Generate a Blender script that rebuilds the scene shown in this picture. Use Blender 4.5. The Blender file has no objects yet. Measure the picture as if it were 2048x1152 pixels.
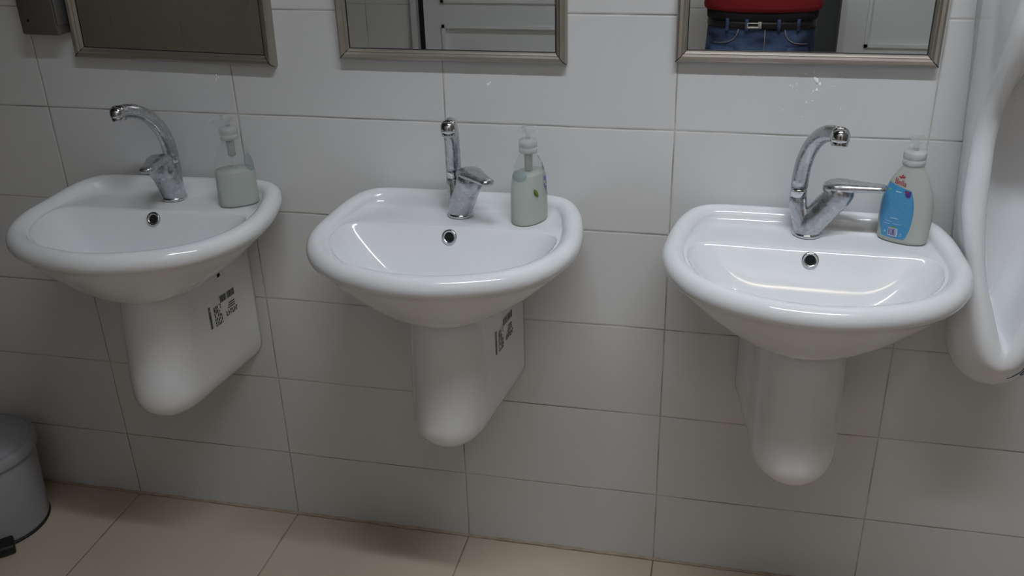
import bpy, bmesh, math, random
from mathutils import Vector, Matrix

random.seed(7)
SC = bpy.context.scene
COL = SC.collection
PI = math.pi

# ------------------------------------------------------------------ camera
cam_data = bpy.data.cameras.new('camera')
cam = bpy.data.objects.new('camera', cam_data)
COL.objects.link(cam)
cam_data.sensor_width = 36.0
cam_data.lens = 1918.18 / 2048 * 36.0
cam_data.clip_start = 0.02
rx, dn, fw = (0.97578237, 0.2172691, -0.02535556), (0.07249601, -0.43057729, -0.89963744), (-0.20638094, 0.87601218, -0.43590087)
cam.matrix_world = Matrix(((rx[0], -dn[0], -fw[0], 1.4459), (rx[1], -dn[1], -fw[1], -1.7814),
                           (rx[2], -dn[2], -fw[2], 1.5722), (0, 0, 0, 1)))
SC.camera = cam

# ------------------------------------------------------------------ world, exposure
world = bpy.data.worlds.new('world')
SC.world = world
world.use_nodes = True
world.node_tree.nodes['Background'].inputs['Color'].default_value = (0.6, 0.65, 0.7, 1)
world.node_tree.nodes['Background'].inputs['Strength'].default_value = 0.02
SC.view_settings.view_transform = 'Standard'
SC.view_settings.look = 'None'
SC.view_settings.gamma = 1.0
SC.view_settings.use_curve_mapping = False
SC.view_settings.exposure = 0.0
LAMP_STRENGTH = 80.0
LAMPS = [((0.95, 2.2), -1.07, 2.36, (0.88, 0.945, 1.0)), ((1.45, 1.95), -2.25, 0.42, (1.0, 0.84, 0.67))]      # x range, y, relative strength, colour; the second is an added warm fill
CEIL = 2.66

# ------------------------------------------------------------------ helpers
def link(o, parent=None):
    COL.objects.link(o)
    if parent is not None:
        o.parent = parent
    return o

def mesh_obj(name, verts, faces, mat=None, parent=None, smooth=True, loc=None):
    me = bpy.data.meshes.new(name)
    me.from_pydata([tuple(v) for v in verts], [], faces)
    bm = bmesh.new(); bm.from_mesh(me)
    bmesh.ops.remove_doubles(bm, verts=bm.verts, dist=1e-6)
    bmesh.ops.recalc_face_normals(bm, faces=bm.faces)
    bm.to_mesh(me); bm.free()
    if smooth:
        for p in me.polygons: p.use_smooth = True
    o = bpy.data.objects.new(name, me)
    if mat is not None: me.materials.append(mat)
    if loc is not None: o.location = loc
    return link(o, parent)

class MB:
    """collects geometry for ONE mesh"""
    def __init__(s): s.v = []; s.f = []
    def add(s, v, f):
        n = len(s.v); s.v += [tuple(x) for x in v]; s.f += [tuple(i + n for i in q) for q in f]; return s
    def box(s, lo, hi, bevel=0.0):
        (a, b, c), (d, e, g) = lo, hi
        if bevel <= 0:
            v = [(a,b,c),(d,b,c),(d,e,c),(a,e,c),(a,b,g),(d,b,g),(d,e,g),(a,e,g)]
            return s.add(v, [(0,3,2,1),(4,5,6,7),(0,1,5,4),(1,2,6,5),(2,3,7,6),(3,0,4,7)])
        bm = bmesh.new(); bmesh.ops.create_cube(bm, size=1)
        for q in bm.verts:
            q.co = Vector(((a+d)/2 + q.co.x*(d-a), (b+e)/2 + q.co.y*(e-b), (c+g)/2 + q.co.z*(g-c)))
        bmesh.ops.bevel(bm, geom=list(bm.edges), offset=bevel, segments=3, affect='EDGES', profile=0.5)
        bm.verts.index_update()
        s.add([q.co for q in bm.verts], [[q.index for q in f.verts] for f in bm.faces]); bm.free(); return s
    def loft(s, rings, cap0=True, cap1=True, closed=True):
        n = len(rings[0]); v = [p for r in rings for p in r]; f = []
        for i in range(len(rings)-1):
            for j in range(n if closed else n-1):
                k = (j+1) % n
                f.append((i*n+j, i*n+k, (i+1)*n+k, (i+1)*n+j))
        if cap0: f.append(tuple(reversed(range(n))))
        if cap1: f.append(tuple((len(rings)-1)*n + j for j in range(n)))
        return s.add(v, f)
    def tube(s, pts, rad, n=16, caps=True):
        pts = [Vector(p) for p in pts]
        if not isinstance(rad, (list, tuple)): rad = [rad]*len(pts)
        rings = []; up = None
        for i, p in enumerate(pts):
            t = (pts[min(i+1, len(pts)-1)] - pts[max(i-1, 0)]).normalized()
            if up is None:
                up = Vector((0, 0, 1)) if abs(t.z) < 0.9 else Vector((1, 0, 0))
            a = (up - t*up.dot(t)).normalized(); b = t.cross(a); up = a
            rings.append([p + (a*math.cos(2*PI*j/n) + b*math.sin(2*PI*j/n))*rad[i] for j in range(n)])
        return s.loft(rings, caps, caps)
    def lathe(s, prof, n=32, axis=(0, 0, 0), cap0=True, cap1=True):
        rings = [[(axis[0]+r*math.cos(2*PI*j/n), axis[1]+r*math.sin(2*PI*j/n), axis[2]+z) for j in range(n)] for r, z in prof]
        return s.loft(rings, cap0, cap1)
    def build(s, name, mat, parent=None, smooth=True, loc=None):
        return mesh_obj(name, s.v, s.f, mat, parent, smooth, loc)

def autosmooth(o, ang=35):
    me = o.data
    bm = bmesh.new(); bm.from_mesh(me)
    for e in bm.edges:
        if len(e.link_faces) == 2 and e.calc_face_angle(0) > math.radians(ang): e.smooth = False
    bm.to_mesh(me); bm.free()
    return o

def tag(o, label=None, cat=None, group=None, kind=None):
    if label: o['label'] = label
    if cat: o['category'] = cat
    if group: o['group'] = group
    if kind: o['kind'] = kind
    return o

def thing(name, label, cat, loc=(0, 0, 0), rz=0, group=None):
    o = bpy.data.objects.new(name, None)
    o.empty_display_size = 0.05
    COL.objects.link(o); o.location = loc; o.rotation_euler = (0, 0, rz)
    return tag(o, label, cat, group)

def copy_thing(root, label):
    r = root.copy(); COL.objects.link(r); r['label'] = label
    for ch in list(root.children):
        c = ch.copy(); COL.objects.link(c); c.parent = r
        for g in list(ch.children):
            d = g.copy(); COL.objects.link(d); d.parent = c
    return r

def interp(x, tab):
    if x <= tab[0][0]: return tab[0][1]
    for (a, b), (c, d) in zip(tab, tab[1:]):
        if x <= c: return b + (d-b)*(x-a)/(c-a)
    return tab[-1][1]

def catmull(pts, per=8, closed=False):
    pts = [Vector(p) for p in pts]; n = len(pts); out = []
    rng = range(n) if closed else range(n-1)
    g = (lambda i: pts[i % n]) if closed else (lambda i: pts[max(0, min(n-1, i))])
    for i in rng:
        p0, p1, p2, p3 = g(i-1), g(i), g(i+1), g(i+2)
        for k in range(per):
            t = k/per
            out.append(0.5*((2*p1) + (p2-p0)*t + (2*p0-5*p1+4*p2-p3)*t*t + (3*p1-p0-3*p2+p3)*t**3))
    if not closed: out.append(pts[-1])
    return out

# ------------------------------------------------------------------ materials
def new_mat(name):
    m = bpy.data.materials.new(name); m.use_nodes = True
    nt = m.node_tree
    return m, nt, nt.nodes['Principled BSDF']

def pm(name, color, rough=0.5, metal=0.0, spec=0.5, noise=0.0, nscale=20, bump=0.0, bscale=60, trans=0.0, ior=1.45, coat=0.0):
    m, nt, b = new_mat(name)
    b.inputs['Base Color'].default_value = (*color, 1)
    b.inputs['Roughness'].default_value = rough
    b.inputs['Metallic'].default_value = metal
    b.inputs['Specular IOR Level'].default_value = spec
    b.inputs['Transmission Weight'].default_value = trans
    b.inputs['IOR'].default_value = ior
    b.inputs['Coat Weight'].default_value = coat
    b.inputs['Coat Roughness'].default_value = 0.05
    if noise > 0 or bump > 0:
        tc = nt.nodes.new('ShaderNodeTexCoord')
    if noise > 0:
        nz = nt.nodes.new('ShaderNodeTexNoise'); nz.inputs['Scale'].default_value = nscale; nz.inputs['Detail'].default_value = 5
        nt.links.new(tc.outputs['Object'], nz.inputs['Vector'])
        mx = nt.nodes.new('ShaderNodeMix'); mx.data_type = 'RGBA'
        mx.inputs[6].default_value = (*[c*(1-noise) for c in color], 1)
        mx.inputs[7].default_value = (*[min(1, c*(1+noise)) for c in color], 1)
        nt.links.new(nz.outputs['Fac'], mx.inputs[0]); nt.links.new(mx.outputs[2], b.inputs['Base Color'])
    if bump > 0:
        n2 = nt.nodes.new('ShaderNodeTexNoise'); n2.inputs['Scale'].default_value = bscale; n2.inputs['Detail'].default_value = 4
        nt.links.new(tc.outputs['Object'], n2.inputs['Vector'])
        bp = nt.nodes.new('ShaderNodeBump'); bp.inputs['Strength'].default_value = bump; bp.inputs['Distance'].default_value = 0.002
        nt.links.new(n2.outputs['Fac'], bp.inputs['Height']); nt.links.new(bp.outputs['Normal'], b.inputs['Normal'])
    return m

def tile_mat(name, ua, va, du, dv, u0, v0, tile, grout, gw=0.0024, rough=0.2, var=0.03, dirt=0.0):
    """stack-bond tiles on object axes ua/va (0,1,2), size du x dv with origin u0,v0 (object coordinates are world here)"""
    m, nt, b = new_mat(name)
    N, L = nt.nodes, nt.links
    tc = N.new('ShaderNodeTexCoord'); sx = N.new('ShaderNodeSeparateXYZ'); L.new(tc.outputs['Object'], sx.inputs[0])
    wob = N.new('ShaderNodeTexNoise'); wob.inputs['Scale'].default_value = 3.0; L.new(tc.outputs['Object'], wob.inputs['Vector'])
    def M(op, a, b_=None, c=None):
        n = N.new('ShaderNodeMath'); n.operation = op
        for i, x in enumerate((a, b_, c)):
            if x is None: continue
            if isinstance(x, (int, float)): n.inputs[i].default_value = x
            else: L.new(x, n.inputs[i])
        return n.outputs[0]
    wv = M('MULTIPLY', M('SUBTRACT', wob.outputs['Fac'], 0.5), 0.004)
    def axis(k, d, o):
        s = M('DIVIDE', M('SUBTRACT', M('ADD', sx.outputs[k], wv), o), d)
        fl = M('FLOOR', s); fr = M('SUBTRACT', s, fl)
        e = M('MULTIPLY', M('MINIMUM', fr, M('SUBTRACT', 1.0, fr)), d)      # distance to the joint
        return fl, e
    fu, eu = axis(ua, du, u0); fv, ev = axis(va, dv, v0)
    e = M('MINIMUM', eu, ev)
    g = N.new('ShaderNodeMapRange'); g.interpolation_type = 'SMOOTHSTEP'
    g.inputs['From Min'].default_value = gw*0.35; g.inputs['From Max'].default_value = gw*0.75
    L.new(e, g.inputs['Value'])
    cmb = N.new('ShaderNodeCombineXYZ'); L.new(fu, cmb.inputs[0]); L.new(fv, cmb.inputs[1])
    wn = N.new('ShaderNodeTexWhiteNoise'); wn.noise_dimensions = '3D'; L.new(cmb.outputs[0], wn.inputs['Vector'])
    vary = M('ADD', 1.0 - var, M('MULTIPLY', wn.outputs['Value'], 2*var))
    tcol = N.new('ShaderNodeVectorMath'); tcol.operation = 'SCALE'; tcol.inputs[0].default_value = tile
    L.new(vary, tcol.inputs['Scale'])
    # grout tone breaks up along the joint
    gn = N.new('ShaderNodeTexNoise'); gn.inputs['Scale'].default_value = 9; gn.inputs['Detail'].default_value = 6
    L.new(tc.outputs['Object'], gn.inputs['Vector'])
    gm = N.new('ShaderNodeMapRange'); gm.inputs['From Min'].default_value = 0.38; gm.inputs['From Max'].default_value = 0.62
    L.new(gn.outputs['Fac'], gm.inputs['Value'])
    gmix = N.new('ShaderNodeMix'); gmix.data_type = 'RGBA'
    gmix.inputs[6].default_value = (*[c*0.45 for c in grout], 1); gmix.inputs[7].default_value = (*grout, 1)
    L.new(gm.outputs[0], gmix.inputs[0])
    base = tcol.outputs[0]
    if dirt > 0:
        dn_ = N.new('ShaderNodeTexNoise'); dn_.inputs['Scale'].default_value = 2.2; dn_.inputs['Detail'].default_value = 7
        L.new(tc.outputs['Object'], dn_.inputs['Vector'])
        dm = N.new('ShaderNodeMapRange'); dm.inputs['From Min'].default_value = 0.4; dm.inputs['From Max'].default_value = 0.75
        dm.inputs['To Min'].default_value = 0; dm.inputs['To Max'].default_value = dirt
        L.new(dn_.outputs['Fac'], dm.inputs['Value'])
        dx = N.new('ShaderNodeMix'); dx.data_type = 'RGBA'; dx.inputs[7].default_value = (*[c*0.55 for c in grout], 1)
        L.new(dm.outputs[0], dx.inputs[0]); L.new(base, dx.inputs[6]); base = dx.outputs[2]
    mx = N.new('ShaderNodeMix'); mx.data_type = 'RGBA'
    L.new(g.outputs[0], mx.inputs[0]); L.new(gmix.outputs[2], mx.inputs[6]); L.new(base, mx.inputs[7])
    L.new(mx.outputs[2], b.inputs['Base Color'])
    rr = N.new('ShaderNodeMapRange'); rr.inputs['To Min'].default_value = 0.8; rr.inputs['To Max'].default_value = rough
    L.new(g.outputs[0], rr.inputs['Value']); L.new(rr.outputs[0], b.inputs['Roughness'])
    g2 = N.new('ShaderNodeMapRange'); g2.interpolation_type = 'SMOOTHSTEP'
    g2.inputs['From Min'].default_value = 0; g2.inputs['From Max'].default_value = gw*1.6
    L.new(e, g2.inputs['Value'])
    wav = N.new('ShaderNodeTexNoise'); wav.inputs['Scale'].default_value = 5; L.new(tc.outputs['Object'], wav.inputs['Vector'])
    hsum = M('ADD', g2.outputs[0], M('MULTIPLY', wav.outputs['Fac'], 0.25))
    bp = N.new('ShaderNodeBump'); bp.inputs['Strength'].default_value = 0.5; bp.inputs['Distance'].default_value = 0.0018
    L.new(hsum, bp.inputs['Height']); L.new(bp.outputs['Normal'], b.inputs['Normal'])
    return m

TW, TH, TZ = 0.45, 0.2136, 1.2555
WALL_TILE = (0.66, 0.66, 0.665)
GROUT = (0.52, 0.49, 0.45)
M_wall = tile_mat('wall_tile', 0, 2, TW, TH, 0.0, TZ, WALL_TILE, GROUT, dirt=0.10, rough=0.28)
M_wall_side = tile_mat('wall_tile_side', 1, 2, TW, TH, 0.0, TZ, WALL_TILE, GROUT, rough=0.28)
M_wall_front = tile_mat('wall_tile_front', 0, 2, TW, TH*2, 0.2, TZ, (0.72, 0.71, 0.69), (0.62, 0.60, 0.57), rough=0.3)
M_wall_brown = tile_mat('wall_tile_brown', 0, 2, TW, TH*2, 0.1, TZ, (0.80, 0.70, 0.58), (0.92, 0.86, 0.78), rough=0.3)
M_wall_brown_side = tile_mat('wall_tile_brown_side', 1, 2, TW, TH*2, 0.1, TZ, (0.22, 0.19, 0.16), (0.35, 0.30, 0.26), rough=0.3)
M_floor = tile_mat('floor_tile', 0, 1, 0.45, 0.45, 0.0, -0.004, (0.63, 0.53, 0.42), (0.40, 0.33, 0.25), gw=0.0034, rough=0.35, var=0.02, dirt=0.25)
M_ceiling = pm('ceiling_paint', (0.16, 0.14, 0.12), 0.9)
M_caulk = pm('grout_bead', (0.46, 0.37, 0.28), 0.8, noise=0.5, nscale=30)
M_porc = pm('white_porcelain', (0.80, 0.81, 0.83), 0.10, spec=0.5, coat=0.3)
M_sealant = pm('stained_sealant', (0.40, 0.35, 0.25), 0.7, noise=0.5, nscale=40)
M_mirror = pm('mirror_glass', (0.82, 0.84, 0.84), 0.008, metal=1.0)
M_frame = pm('champagne_metal', (0.42, 0.38, 0.33), 0.42, metal=0.9, noise=0.06, nscale=40)
M_black = pm('black_plastic', (0.012, 0.012, 0.013), 0.5)
M_chrome = pm('chrome', (0.62, 0.63, 0.65), 0.10, metal=1.0)
M_hole = pm('dark_hole', (0.006, 0.006, 0.006), 0.9)
M_grey_metal = pm('grey_metal', (0.16, 0.155, 0.15), 0.42, metal=0.6, noise=0.08, nscale=10)
M_bin = pm('grey_white_plastic', (0.33, 0.335, 0.36), 0.42)
M_white_gloss = pm('white_door_lacquer', (0.72, 0.73, 0.73), 0.3)
M_door_trim = pm('door_frame_paint', (0.62, 0.63, 0.63), 0.35)
M_grey_paint = pm('grey_paint', (0.42, 0.43, 0.44), 0.5)
M_print = pm('black_print', (0.03, 0.03, 0.03), 0.7)

def worn_chrome():
    m, nt, b = new_mat('limescaled_chrome')
    N, L = nt.nodes, nt.links
    tc = N.new('ShaderNodeTexCoord')
    n1 = N.new('ShaderNodeTexNoise'); n1.inputs['Scale'].default_value = 85; n1.inputs['Detail'].default_value = 6; n1.inputs['Roughness'].default_value = 0.65
    L.new(tc.outputs['Object'], n1.inputs['Vector'])
    r = N.new('ShaderNodeMapRange'); r.inputs['From Min'].default_value = 0.38; r.inputs['From Max'].default_value = 0.74
    L.new(n1.outputs['Fac'], r.inputs['Value'])
    mx = N.new('ShaderNodeMix'); mx.data_type = 'RGBA'
    mx.inputs[6].default_value = (0.50, 0.51, 0.53, 1); mx.inputs[7].default_value = (0.55, 0.56, 0.58, 1)
    L.new(r.outputs[0], mx.inputs[0]); L.new(mx.outputs[2], b.inputs['Base Color'])
    rr = N.new('ShaderNodeMapRange'); rr.inputs['To Min'].default_value = 0.22; rr.inputs['To Max'].default_value = 0.34
    L.new(r.outputs[0], rr.inputs['Value']); L.new(rr.outputs[0], b.inputs['Roughness'])
    mm = N.new('ShaderNodeMapRange'); mm.inputs['To Min'].default_value = 0.94; mm.inputs['To Max'].default_value = 0.84
    L.new(r.outputs[0], mm.inputs['Value']); L.new(mm.outputs[0], b.inputs['Metallic'])
    bp = N.new('ShaderNodeBump'); bp.inputs['Strength'].default_value = 0.10; bp.inputs['Distance'].default_value = 0.0004
    L.new(n1.outputs['Fac'], bp.inputs['Height']); L.new(bp.outputs['Normal'], b.inputs['Normal'])
    return m
M_worn = worn_chrome()

def translucent(name, color, clear, rough=0.25):
    """frosted plastic / milky soap: part clear, part scattering"""
    m, nt, b = new_mat(name)
    N, L = nt.nodes, nt.links
    out = N['Material Output']
    b.inputs['Base Color'].default_value = (*color, 1); b.inputs['Roughness'].default_value = rough
    tl = N.new('ShaderNodeBsdfTranslucent'); tl.inputs['Color'].default_value = (*color, 1)
    mx = N.new('ShaderNodeMixShader'); mx.inputs[0].default_value = 0.35
    L.new(b.outputs[0], mx.inputs[1]); L.new(tl.outputs[0], mx.inputs[2])
    tr = N.new('ShaderNodeBsdfTransparent'); tr.inputs['Color'].default_value = (0.97, 0.98, 0.97, 1)
    m2 = N.new('ShaderNodeMixShader'); m2.inputs[0].default_value = clear
    L.new(mx.outputs[0], m2.inputs[1]); L.new(tr.outputs[0], m2.inputs[2])
    L.new(m2.outputs[0], out.inputs['Surface'])
    return m
M_shell = translucent('clear_bottle_plastic', (0.75, 0.78, 0.77), 0.80, 0.15)
M_shell_milky = translucent('milky_bottle_plastic', (0.71, 0.73, 0.69), 0.22, 0.3)
M_soap = translucent('pale_green_soap', (0.71, 0.745, 0.705), 0.14, 0.3)
M_cap = translucent('frosted_cap_plastic', (0.70, 0.71, 0.71), 0.45, 0.35)
M_capw = translucent('white_cap_plastic', (0.74, 0.74, 0.74), 0.08, 0.35)
M_ghost = translucent('clear_pump_plastic', (0.74, 0.75, 0.76), 0.80, 0.25)
M_tube = pm('pump_chamber_plastic', (0.34, 0.35, 0.35), 0.12)

def emit(name, color, strength):
    m = bpy.data.materials.new(name); m.use_nodes = True
    nt = m.node_tree; nt.nodes.clear()
    e = nt.nodes.new('ShaderNodeEmission'); e.inputs['Color'].default_value = (*color, 1); e.inputs['Strength'].default_value = strength
    o = nt.nodes.new('ShaderNodeOutputMaterial'); nt.links.new(e.outputs[0], o.inputs[0])
    return m

# ------------------------------------------------------------------ room shell
X0, X1, Y0 = -2.7, 2.75, -2.6
def structure(name, lo, hi, mat):
    return tag(MB().box(lo, hi).build(name, mat, smooth=False), kind='structure')
structure('floor', (X0-.1, -3.6, -.06), (X1+.1, .08, 0), M_floor)
structure('ceiling', (X0-.1, -3.6, CEIL), (X1+.1, .08, CEIL+.06), M_ceiling)
structure('wall_back', (X0-.1, 0, 0), (X1+.1, .08, CEIL), M_wall)
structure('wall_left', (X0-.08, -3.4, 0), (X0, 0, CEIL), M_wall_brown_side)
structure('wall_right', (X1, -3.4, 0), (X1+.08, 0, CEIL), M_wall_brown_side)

# ceiling lamps -----------------------------------------------------
M_lamp_black = pm('louvre_black', (0.03, 0.03, 0.03), 0.6)
M_lamp_body = pm('lamp_housing_white', (0.75, 0.75, 0.74), 0.4)
for (xa, xb), yl, st, lcol in LAMPS:
    t = thing('ceiling_light', 'long white fluorescent batten lamp on the ceiling ' + ('above the basins' if yl > -1.5 else 'near the doors behind the person'), 'lamp', ((xa+xb)/2, yl, CEIL-.001))
    hl = (xb-xa)/2
    MB().box((-hl-.04, -.045, -.035), (hl+.04, .045, 0), .004).build('housing', M_lamp_body, t)
    m_t = emit('tube_glow', lcol, LAMP_STRENGTH*st)
    MB().tube([(-hl, 0, -.055), (hl, 0, -.055)], .016, 20).build('tube', m_t, t)
    nb = int(round(2*hl/.095))
    for k in range(nb+1):
        x = -hl - .02 + (2*hl+.04)*k/nb
        MB().box((x-.001, -.07, -.128), (x+.001, .07, -.076)).build('louvre_blade', M_lamp_black, t, smooth=False)   # black cross blades added to cut the light thrown far left
    for y in (-.07, .07):
        MB().box((-hl-.02, y-.001, -.128), (hl+.02, y+.001, -.118)).build('louvre_rail', M_lamp_black, t, smooth=False)
    for s in (-1, 1):
        MB().box((s*hl-.014, -.016, -.074), (s*hl+.014, .016, -.03), .003).build('end_cap', M_lamp_body, t)

# wall behind the camera: leaf doors, a dark doorway, a recess at the left, set back to stay dim
ZT = 2.05
mb = MB()
mb.box((-.37, Y0-.1, 0), (-.02, Y0, CEIL))
mb.box((-.02, Y0-.1, ZT), (X1, Y0, CEIL))
mb.box((.80, Y0-.1, 0), (1.70, Y0, ZT))
mb.box((2.66, Y0-.1, 0), (X1, Y0, ZT))
tag(mb.build('wall_front', M_wall_front, smooth=False), kind='structure')
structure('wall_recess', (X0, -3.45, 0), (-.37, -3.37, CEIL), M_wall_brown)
structure('wall_return', (-.45, -3.45, 0), (-.37, Y0-.1, CEIL), M_wall_side)  # unseen wall added to screen the recess from the lamps
structure('wall_hall', (-.37, -3.5, 0), (X1, -3.42, CEIL), M_grey_paint)

def panel_leaf(name, x0, x1, y, rails):
    """white door leaf with recessed panels; rails = z ranges of the panels"""
    mb = MB(); th = .035; st = .085
    mb.box((x0, y-th, .01), (x0+st, y, ZT-.02)); mb.box((x1-st, y-th, .01), (x1, y, ZT-.02))
    zs = [.01] + [z for r in rails for z in r] + [ZT-.02]
    for a, b in zip(zs[0::2], zs[1::2]): mb.box((x0+st, y-th, a), (x1-st, y, b))
    mb.box((x0+st, y-th, .01), (x1-st, y-.012, ZT-.02))
    for a, b in rails:                            # raised bead round each panel
        bd = .014
        mb.box((x0+st, y-.012, a), (x0+st+bd, y+.010, b)); mb.box((x1-st-bd, y-.012, a), (x1-st, y+.010, b))
        mb.box((x0+st, y-.012, a), (x1-st, y+.010, a+bd)); mb.box((x0+st, y-.012, b-bd), (x1-st, y+.010, b))
    o = tag(mb.build(name, M_white_gloss, smooth=False), kind='structure')
    h = MB(); h.tube([(x1-.05, y, 1.02), (x1-.05, y+.05, 1.02), (x1-.16, y+.055, 1.02)], .009, 10)
    h.build('door_handle', M_chrome, o)
    return o
panel_leaf('door_1', .045, .78, Y0+.03, [(.12, .745), (.845, 1.42), (1.52, 1.93)])
panel_leaf('door_2', 1.905, 2.66, Y0+.005, [(.12, .605), (.675, 1.42), (1.52, 1.93)])
structure('trim_1', (-.02, Y0-.02, 0), (.008, Y0+.028, ZT), M_door_trim)
structure('trim_2', (.008, Y0-.06, 0), (.045, Y0-.01, ZT), M_black)
structure('trim_3', (1.70, Y0-.06, 0), (1.782, Y0+.02, ZT), M_door_trim)
structure('trim_4', (1.880, Y0-.06, 0), (1.905, Y0+.02, ZT), M_door_trim)

# bead of old grout between wall and floor
mb = MB(); n = 240; rings = []
for i in range(n+1):
    x = X0 + (X1-X0)*i/n
    w = .0035 + .0035*random.random(); h = .0025 + .003*random.random()
    rings.append([(x, 0, 0), (x, -w, 0), (x, -w*.9, h*.4), (x, -w*.35, h), (x, 0, h*1.2)])
mb.loft(rings)
tag(mb.build('baseboard_back', M_caulk), kind='structure')

# ------------------------------------------------------------------ wash basins
ZR, RT, ZD = .8777, .0203, .884           # rim tube centre height and radius, deck height
PC = Vector((0, -.27))
HALF = [(0, -.4072), (.0476, -.4028), (.095, -.3893), (.143, -.368), (.186, -.333), (.218, -.2835), (.2345, -.225),
        (.2350, -.165), (.2280, -.108), (.2185, -.070), (.2020, -.040), (.172, -.0245), (.12, -.0215), (.06, -.0215), (0, -.0215)]
full = HALF + [(-x, y) for x, y in reversed(HALF[1:-1])]
rim_poly = [Vector((p.x, p.y)) for p in catmull([(x, y, 0) for x, y in full], 8, True)]

PED_HALF = [(0, -.292), (.030, -.286), (.055, -.266), (.071, -.235), (.078, -.20), (.086, -.14), (.097, -.07), (.108, 0)]
def ped_outline():
    pts = catmull([(-x, y, 0) for x, y in reversed(PED_HALF)] + [(x, y, 0) for x, y in PED_HALF[1:]], 6)
    return [Vector((p.x, min(p.y, 0))) for p in pts]
PED = ped_outline()

def ray_poly(c, d, poly):
    best = 0
    d = (d + Vector((1.37e-6, -2.11e-6))).normalized()
    for i in range(len(poly)):
        a, b = poly[i], poly[(i+1) % len(poly)]
        e = b - a; den = d.x*e.y - d.y*e.x
        if abs(den) < 1e-12: continue
        w = a - c
        t = (w.x*e.y - w.y*e.x)/den; u = (w.x*d.y - w.y*d.x)/den
        if t > 0 and -1e-9 <= u <= 1+1e-9: best = max(best, t)
    return best

def make_basin():
    NT = 176
    dirs = [Vector((math.sin(2*PI*i/NT), -math.cos(2*PI*i/NT))) for i in range(NT)]
    rc = [ray_poly(PC, d, rim_poly) for d in dirs]
    C = [PC + d*r for d, r in zip(dirs, rc)]
    nrm = []
    for i in range(NT):
        t = (C[(i+1) % NT] - C[i-1]).normalized(); nn = Vector((t.y, -t.x))
        if nn.dot(dirs[i]) < 0: nn = -nn
        nrm.append(nn)
    inner = [C[i] - nrm[i]*(RT*1.0) for i in range(NT)]
    rin = []
    for d in dirs:                              # farthest point along d that keeps clear of the rim tube
        t = .05
        while min((PC + d*t - c).length for c in C) > RT*1.10: t += .002
        rin.append(t)
    rb = []
    for i in range(NT):
        a = rin[i]*.985
        if dirs[i].y > .05:
            l = .114/dirs[i].y
            a = (a**-9 + l**-9)**(-1/9)
        rb.append(a)
    rings = []
    D = .118
    for s in [0.02, .12, .25, .38, .5, .6, .7, .78, .85, .9, .94, .97, 1.0]:
        rings.append([(*(PC + dirs[i]*rb[i]*s), ZD - D*(1-s**2.3) - (.0012 if s == 1.0 else 0)) for i in range(NT)])
    for k in (.06, .35, .65, 1.0):
        rings.append([(*(PC + dirs[i]*(rb[i] + (rin[i]-rb[i])*k)), ZD) for i in range(NT)])
    for a in [162, 150, 135, 118, 100, 82, 64, 46, 28, 10, -8, -26, -44, -62]:
        ca, sa = math.cos(math.radians(a)), math.sin(math.radians(a))
        rings.append([(C[i].x + nrm[i].x*RT*ca, min(C[i].y + nrm[i].y*RT*ca, -.0006), ZR + RT*sa) for i in range(NT)])
    lift = [.010*max(0, min(1, (c.y+.15)/.12)) for c in C]      # the rim stands a little higher along the wall
    for k in range(17, len(rings)):
        rings[k] = [(p[0], p[1], p[2] + lift[i]) for i, p in enumerate(rings[k])]
    base = rings[-1]
    closed_ped = PED
    foot = [PC + d*ray_poly(PC, d, closed_ped)*1.03 for d in dirs]
    zb = .742
    for s in (.93, .84, .72, .58, .42, .26, .12, 0):
        rings.append([(foot[i].x + (base[i][0]-foot[i].x)*s, min(foot[i].y + (base[i][1]-foot[i].y)*s, -.0006), zb + (base[i][2]-zb)*(s**1.5)) for i in range(NT)])
    mb = MB(); mb.loft(rings, True, True)
    return mb

def make_pedestal():
    rings = []
    zt, zb, R = .7415, .448, .06
    def fwd(z):        # front swells towards the bottom
        return 0.93 + 0.10*max(0, min(1, (zt-z)/.2))
    def ring(z, ins):
        return [(p.x*(1-ins/.108), min(p.y*fwd(z)*(1-ins/.30), -.0008), z) for p in PED]
    for k in range(11): rings.append(ring(zt - (zt-zb-R)*k/10, 0))
    for k in range(1, 9):
        a = k/8*PI/2
        rings.append(ring(zb + R*(1-math.sin(a)), R*(1-math.cos(a))))
    return MB().loft(rings, True, True)

basin_mb, ped_mb = make_basin(), make_pedestal()
BAS = [(.3165, math.radians(2.6), 'left', 0), (.9435, math.radians(1.0), 'middle', 1), (1.6095, math.radians(-1.2), 'right', 2)]
basin_lab = ['white ceramic wash basin below the leftmost mirror, its deck in the dim corner',
             'white ceramic wash basin under the middle mirror, holding the bottle with leaf print',
             'white ceramic wash basin beside the urinal, holding the bottle with blue label']
ped_lab = ['white ceramic half pedestal under the leftmost basin with a barcode sticker and chipped top',
           'white ceramic half pedestal under the middle basin with a worn barcode sticker',
           'plain white ceramic half pedestal without sticker under the basin beside the urinal']
basin0 = thing('wash_basin', basin_lab[0], 'sink', (0, 0, 0), 0, 'three wash basins on the tiled wall')
bowl = basin_mb.build('bowl', M_porc, basin0)
# overflow: chrome ring, dark hole
ring_prof = [(.0085, .001), (.0095, .0035), (.0125, .0040), (.0145, .0025), (.0150, -.001)]
ov = MB().lathe(ring_prof, 28, cap0=False, cap1=False).build('overflow_ring', M_chrome, basin0)
hole = MB().lathe([(.0092, .0012), (.0001, .0012)], 24, cap0=False, cap1=False).build('overflow_hole', M_hole, ov)
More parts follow.
